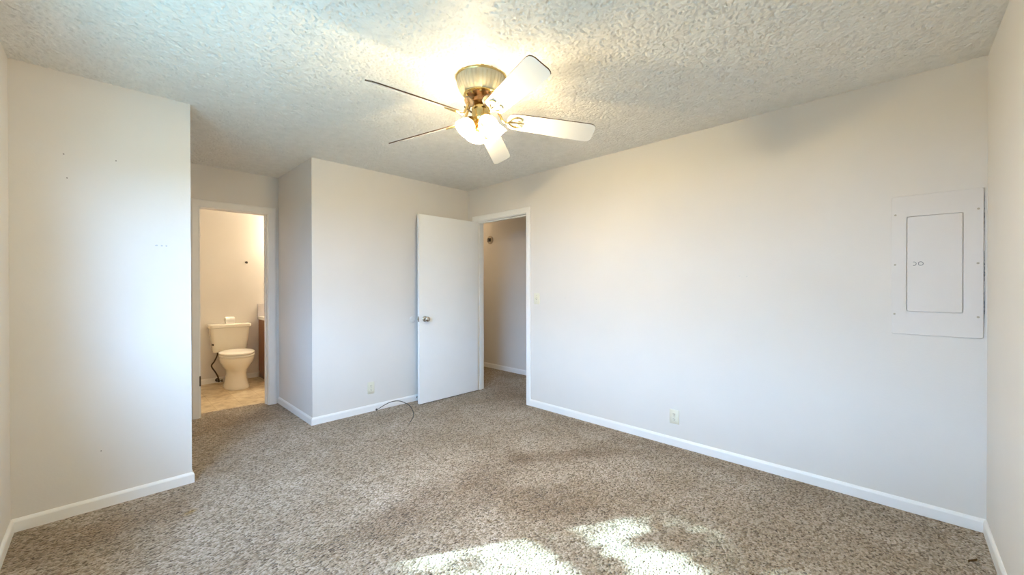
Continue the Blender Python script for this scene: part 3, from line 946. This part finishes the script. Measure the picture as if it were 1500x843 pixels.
# ------------------------------------------------------------------ hallway: round fixture base, ceiling globe
hf = empty('detector_mount', (4.15, 4.507, 1.91))
tag(hf, 'round cream alarm mount with dark square centre high on the hallway wall', 'alarm mount')
bm = BM(); lathe(bm, (4.15, 4.507, 1.972), (-1, 0, 0), [(0.062, 0), (0.063, 0.008), (0.058, 0.014), (0.048, 0.016), (0.044, 0.010), (0.030, 0.010)], 40); obj('base_ring', bm, M['detector'], hf, 40)
bm = BM(); box(bm, 4.124, 4.141, 4.486, 4.526, 1.945, 1.995, 0.003); obj('terminal_block', bm, M['dark'], hf)
bm = BM(); tube(bm, [(4.138, 4.53, 2.0), (4.128, 4.545, 1.985), (4.128, 4.548, 1.955), (4.138, 4.538, 1.94)], 0.004, 8, 6); obj('bracket', bm, M['hinge'], hf, 50)

hl = empty('hall_ceiling_light', (3.72, 5.15, H))
tag(hl, 'flush glass ceiling globe lit in the hallway', 'ceiling light')
bm = BM(); lathe(bm, (3.72, 5.15, H), (0, 0, -1), [(0.09, 0), (0.09, 0.02), (0.07, 0.03)], 32); obj('base', bm, M['brass'], hl, 40)
bm = BM(); lathe(bm, (3.72, 5.15, H - 0.025), (0, 0, -1), [(0.068, 0), (0.085, 0.015), (0.088, 0.04), (0.075, 0.07), (0.04, 0.09), (0.01, 0.096)], 28); obj('globe', bm, M['hall_bulb'], hl, 60)

# ------------------------------------------------------------------ bathroom: toilet, paper roll, vanity, hook, vanity light
TX = 1.158
ZF = -0.007
tl = empty('toilet', (TX, 6.1, ZF))
tag(tl, 'bone white two piece toilet in the bathroom seen through the left doorway', 'toilet')
def ell(cx, cy, rx, ry0, ry1, z, n=40, pw=2.0):
    """egg shaped ring: ry0 towards the front (-y), ry1 towards the back"""
    out = []
    for k in range(n):
        a = 2 * PI * k / n
        c, s = math.cos(a), math.sin(a)
        ex = 2.0 / pw
        cc = math.copysign(abs(c) ** ex, c); ss = math.copysign(abs(s) ** ex, s)
        out.append(Vector((cx + rx * cc, cy + (ry1 if s > 0 else ry0) * ss, z)))
    return out
BY = 5.96
bm = BM()
rings = [ell(TX, 6.02, 0.128, 0.245, 0.16, ZF, pw=2.6), ell(TX, 6.02, 0.130, 0.250, 0.165, ZF + 0.018, pw=2.6), ell(TX, 6.02, 0.120, 0.240, 0.16, ZF + 0.045, pw=2.5),
         ell(TX, 6.02, 0.104, 0.215, 0.155, ZF + 0.12, pw=2.4), ell(TX, 6.01, 0.100, 0.205, 0.155, ZF + 0.19, pw=2.3), ell(TX, 6.00, 0.112, 0.215, 0.16, ZF + 0.235, pw=2.2),
         ell(TX, 5.98, 0.150, 0.235, 0.20, ZF + 0.285), ell(TX, 5.965, 0.172, 0.242, 0.24, ZF + 0.335), ell(TX, BY, 0.180, 0.246, 0.25, ZF + 0.375), ell(TX, BY, 0.181, 0.247, 0.25, ZF + 0.392),
         ell(TX, BY, 0.172, 0.238, 0.24, ZF + 0.398), ell(TX, BY, 0.130, 0.195, 0.17, ZF + 0.396), ell(TX, BY, 0.10, 0.15, 0.13, ZF + 0.30), ell(TX, BY, 0.05, 0.07, 0.07, ZF + 0.26)]
loft(bm, rings)
obj('bowl', bm, M['china'], tl, 55)
bm = BM()
box(bm, TX - 0.12, TX + 0.12, 6.12, 6.40, ZF + 0.33, ZF + 0.415, 0.02, 3)
obj('tank_shelf', bm, M['china'], tl, 40)
bm = BM()
rings = []
for z, w, y0 in ((0.418, 0.355, 6.255), (0.425, 0.365, 6.248), (0.45, 0.375, 6.243), (0.60, 0.405, 6.228), (0.735, 0.425, 6.220)):
    pts = rrect(TX - 0.012, (y0 + 6.415) / 2, w, 6.415 - y0, 0.035, 5)
    rings.append([Vector((x, y, ZF + z)) for x, y in pts])
loft(bm, rings)
obj('tank', bm, M['china'], tl, 50)
bm = BM()
rings = []
for z, g in ((0.732, 0.0), (0.735, 0.012), (0.762, 0.014), (0.773, 0.010), (0.778, 0.0)):
    pts = rrect(TX - 0.012, (6.215 + 6.42) / 2, 0.425 + 2 * g, 0.205 + g, 0.032, 5)
    rings.append([Vector((x, y - g / 2, ZF + z)) for x, y in pts])
loft(bm, rings)
obj('tank_lid', bm, M['china'], tl, 40)
bm = BM()
rings = [ell(TX, BY, 0.180, 0.250, 0.22, ZF + 0.399), ell(TX, BY, 0.185, 0.257, 0.224, ZF + 0.408), ell(TX, BY, 0.185, 0.257, 0.224, ZF + 0.418), ell(TX, BY, 0.181, 0.252, 0.221, ZF + 0.424)]
loft(bm, rings)
obj('seat', bm, M['seat'], tl, 50)
bm = BM()
rings = [ell(TX, BY, 0.179, 0.249, 0.224, ZF + 0.427), ell(TX, BY, 0.185, 0.256, 0.230, ZF + 0.434), ell(TX, BY, 0.184, 0.255, 0.229, ZF + 0.448), ell(TX, BY, 0.168, 0.238, 0.213, ZF + 0.456), ell(TX, BY, 0.08, 0.12, 0.11, ZF + 0.460)]
loft(bm, rings)
box(bm, TX - 0.09, TX + 0.09, 6.165, 6.205, ZF + 0.415, ZF + 0.44, 0.006)
obj('lid', bm, M['seat'], tl, 50)
bm = BM()
lathe(bm, (TX - 0.197, 6.250, ZF + 0.525), (-0.75, -0.65, 0), [(0.012, -0.012), (0.012, 0.010), (0.008, 0.014), (0.006, 0.022)], 16)
tube(bm, [(TX - 0.212, 6.237, ZF + 0.525), (TX - 0.208, 6.222, ZF + 0.522), (TX - 0.200, 6.208, ZF + 0.518)], 0.0055, 8, 4)
obj('flush_lever', bm, M['hinge'], tl, 40)
bm = BM()
tube(bm, [(1.015, 6.32, 0.425), (1.015, 6.32, 0.37), (0.985, 6.32, 0.296), (0.955, 6.325, 0.236), (0.995, 6.33, 0.152), (1.022, 6.335, 0.09), (1.030, 6.34, 0.035)], 0.0085, 10, 8)
obj('supply_hose', bm, M['hose'], tl, 60)
bm = BM()
lathe(bm, (1.030, 6.42, 0.03), (0, -1, 0), [(0.026, 0), (0.024, 0.004), (0.009, 0.006), (0.009, 0.06), (0.013, 0.062), (0.013, 0.10), (0.010, 0.104)], 16)
lathe(bm, (1.038, 6.335, 0.03), (1, -0.2, 0), [(0.006, 0), (0.006, 0.02), (0.016, 0.022), (0.018, 0.028), (0.016, 0.034)], 14)
obj('shutoff_valve', bm, M['hinge'], tl, 40)
for sx in (-1, 1):
    bm = BM(); lathe(bm, (TX + sx * 0.112, 6.07, ZF + 0.022), (sx * 0.5, 0, 1), [(0.013, -0.004), (0.013, 0.006), (0.007, 0.013)], 12); obj('bolt_cap', bm, M['seat'], tl, 40)

pr = empty('toilet_paper_roll', (1.146, 6.31, ZF + 0.778))
tag(pr, 'white toilet paper roll lying on the toilet tank lid', 'toilet paper')
bm = BM()
zc = ZF + 0.779 + 0.044
loft_r = []
lathe(bm, (1.098, 6.31, zc), (1, 0, 0), [(0.020, 0.0), (0.040, 0.0), (0.044, 0.003), (0.044, 0.045), (0.043, 0.048), (0.044, 0.051), (0.044, 0.097), (0.040, 0.1), (0.020, 0.1)], 32, False, False)
obj('paper', bm, M['paper'], pr, 40)
bm = BM(); lathe(bm, (1.098, 6.31, zc), (1, 0, 0), [(0.0205, 0.0005), (0.0205, 0.0995), (0.0190, 0.0995), (0.0190, 0.0005)], 24, False, False); obj('core', bm, M['card'], pr, 40)
bm = BM()
loft(bm, [[Vector((x, 6.31 - 0.0445, zc + 0.004)) for x in (1.100, 1.195)] + [Vector((x, 6.31 - 0.0435, zc + 0.004)) for x in (1.195, 1.100)],
          [Vector((x, 6.31 - 0.0455, zc - 0.020)) for x in (1.100, 1.195)] + [Vector((x, 6.31 - 0.0445, zc - 0.020)) for x in (1.195, 1.100)],
          [Vector((x, 6.31 - 0.052, zc - 0.0425)) for x in (1.102, 1.193)] + [Vector((x, 6.31 - 0.051, zc - 0.0425)) for x in (1.193, 1.102)]])
obj('loose_sheet', bm, M['paper'], pr)

vn = empty('bathroom_vanity', (1.95, 6.2, ZF))
tag(vn, 'brown oak bathroom vanity with white top right of the toilet', 'vanity')
bm = BM()
box(bm, 1.503, 2.395, 5.975, 6.425, ZF + 0.09, 0.800); box(bm, 1.512, 2.395, 6.03, 6.425, ZF, ZF + 0.09)
obj('cabinet', bm, M['oak'], vn)
bm = BM(); box(bm, 1.490, 2.395, 5.955, 6.425, 0.800, 0.842, 0.006, 3); obj('countertop', bm, M['counter'], vn, 40)
bm = BM(); box(bm, 1.490, 2.395, 6.405, 6.425, 0.842, 1.015, 0.004); o = obj('backsplash', bm, M['backsplash'], vn); o['label'] = 'grey backsplash'
for x in (1.535, 1.965):
    bm = BM(); box(bm, x, x + 0.40, 5.957, 5.975, 0.12, 0.76, 0.005); dd_ = obj('cabinet_door', bm, M['oak'], vn)
    bm = BM(); lathe(bm, (x + (0.36 if x < 1.9 else 0.04), 5.957, 0.62), (0, -1, 0), [(0.008, 0), (0.006, 0.008), (0.014, 0.016), (0.012, 0.024), (0.004, 0.027)], 16); obj('knob', bm, M['brass'], dd_, 40)

hk = empty('towel_hook', (1.363, 6.43, 1.57))
tag(hk, 'small dark hook on the bathroom wall above the toilet', 'hook')
bm = BM(); lathe(bm, (1.363, 6.43, 1.592), (0, -1, 0), [(0.016, 0), (0.016, 0.004), (0.008, 0.008)], 16); obj('base', bm, M['hinge'], hk, 40)
bm = BM(); tube(bm, [(1.363, 6.424, 1.592), (1.363, 6.405, 1.588), (1.363, 6.392, 1.578), (1.363, 6.386, 1.588), (1.363, 6.385, 1.598)], 0.0055, 8, 5); obj('prong', bm, M['hinge'], hk, 50)

vl = empty('vanity_light', (2.08, 6.43, 2.0))
tag(vl, 'lit globe light bar over the bathroom vanity', 'wall light')
bm = BM(); box(bm, 1.79, 2.37, 6.40, 6.43, 1.96, 2.06, 0.006); obj('back_plate', bm, M['brass'], vl)
for x in (1.88, 2.08, 2.28):
    bm = BM(); lathe(bm, (x, 6.40, 2.01), (0, -1, 0), [(0.018, 0), (0.018, 0.02), (0.035, 0.03), (0.045, 0.055), (0.040, 0.085), (0.020, 0.105), (0.005, 0.11)], 18); obj('globe', bm, M['bath_bulb'], vl, 60)

# ------------------------------------------------------------------ outside the window: lawn and a leafy tree that dapples the sun
bm = BM()
box(bm, -26, -0.44, -22, 24, -0.45, -0.35)
struct('ground', bm, M['grass'], 'sunlit lawn outside the window')

bm = BM()  # added unseen board barrier: keeps far lawn bounce off the upper right wall
rnd = random.Random(11)
y = -16.0
while y < 18.0:
    box(bm, -5.62, -5.60, y, y + 0.138, -0.32, 1.62 + rnd.uniform(-0.008, 0.008))
    y += 0.14
for z in (0.0, 0.7, 1.4):
    box(bm, -5.60, -5.56, -16, 18, z, z + 0.09)
tag(obj('yard_light_screen', bm, M['light_screen'], None), 'added unseen brown board screen that cuts low light from the yard', 'light_screen', kind='structure')

POLY = [
    [(0.55, 1.93), (0.797, 1.751), (0.998, 1.655), (1.155, 1.594), (1.261, 1.520), (1.375, 1.425), (1.445, 1.40), (1.50, 1.345), (1.477, 1.276), (1.476, 1.169), (1.444, 0.992), (1.36, 0.70), (0.5, 0.6)],
    [(1.675, 1.24), (1.821, 1.185), (1.90, 1.14), (1.97, 1.065), (1.965, 0.925), (1.828, 0.914), (1.758, 0.900), (1.837, 0.832), (1.872, 0.71), (1.817, 0.58), (1.75, 0.3), (1.55, 0.2), (1.60, 0.80), (1.658, 0.948), (1.66, 1.095)],
]
def inside(p, poly):
    x, y = p
    r = False
    for i in range(len(poly)):
        (x1, y1), (x2, y2) = poly[i], poly[i - 1]
        if (y1 > y) != (y2 > y) and x < (x2 - x1) * (y - y1) / (y2 - y1) + x1:
            r = not r
    return r
tr = empty('tree', (-4.3, 5.3, -0.35))
tag(tr, 'leafy tree outside the window whose shade breaks up the sun patch', 'tree')
bm = BM()
tube(bm, [(-4.3, 5.3, -0.4), (-4.25, 5.2, 0.8), (-4.1, 4.9, 1.9), (-3.6, 4.4, 2.7), (-3.1, 3.6, 3.1), (-2.9, 2.9, 3.2)], lambda q: 0.13 * (1 - 0.75 * q), 12, 6)
tube(bm, [(-4.2, 5.1, 1.3), (-4.9, 5.6, 2.6), (-5.3, 5.7, 3.8)], lambda q: 0.07 * (1 - 0.7 * q), 10, 6)
obj('trunk', bm, M['bark'], tr, 60)
bm = BM()
rnd = random.Random(3)
def leaf_at(p, size, flat=0.6):
    ax = Vector((rnd.gauss(0, 1), rnd.gauss(0, 1), rnd.gauss(0, flat))).normalized()
    nrm = (-SUN_DIR + Vector((rnd.gauss(0, .5), rnd.gauss(0, .5), rnd.gauss(0, .5)))).normalized()
    sd = nrm.cross(ax)
    if sd.length < 0.1: return
    sd.normalize(); ax = sd.cross(nrm)
    a = [p - ax * size, p + sd * size * 0.42 - ax * size * 0.25 , p + sd * size * 0.36 + ax * size * 0.35, p + ax * size, p - sd * size * 0.36 + ax * size * 0.35, p - sd * size * 0.42 - ax * size * 0.25]
    vs = [bm.verts.new(q) for q in a]
    mid = nrm * size * 0.12
    vs[1].co += mid; vs[2].co += mid; vs[4].co += mid; vs[5].co += mid
    bm.faces.new((vs[0], vs[1], vs[2], vs[3])); bm.faces.new((vs[0], vs[3], vs[4], vs[5]))
def d_edge(p):
    return any(inside(p, q) for q in POLY)
cnt = 0
while cnt < 7500:
    q = (rnd.uniform(0.45, 2.55), rnd.uniform(-0.9, 2.25))
    if d_edge(q):
        continue
    sz = rnd.uniform(0.028, 0.05)
    t = rnd.uniform(2.4, 3.9)            # metres back along the sun ray, beyond the eave
    dirn = SUN_DIR / SUN_DIR.x
    p = Vector((q[0], q[1], 0)) - dirn * (q[0] + 0.441 + rnd.uniform(1.2, 2.2))
    leaf_at(p, sz)
    cnt += 1
for k in range(2600):
    a = rnd.uniform(0, 2 * PI); r = rnd.random() ** 0.5
    leaf_at(Vector((-5.0 + 1.3 * r * math.cos(a), 5.9 + 1.2 * r * math.sin(a), 3.9 + rnd.gauss(0, 0.55))), rnd.uniform(0.05, 0.09))
obj('foliage', bm, M['foliage'], tr)
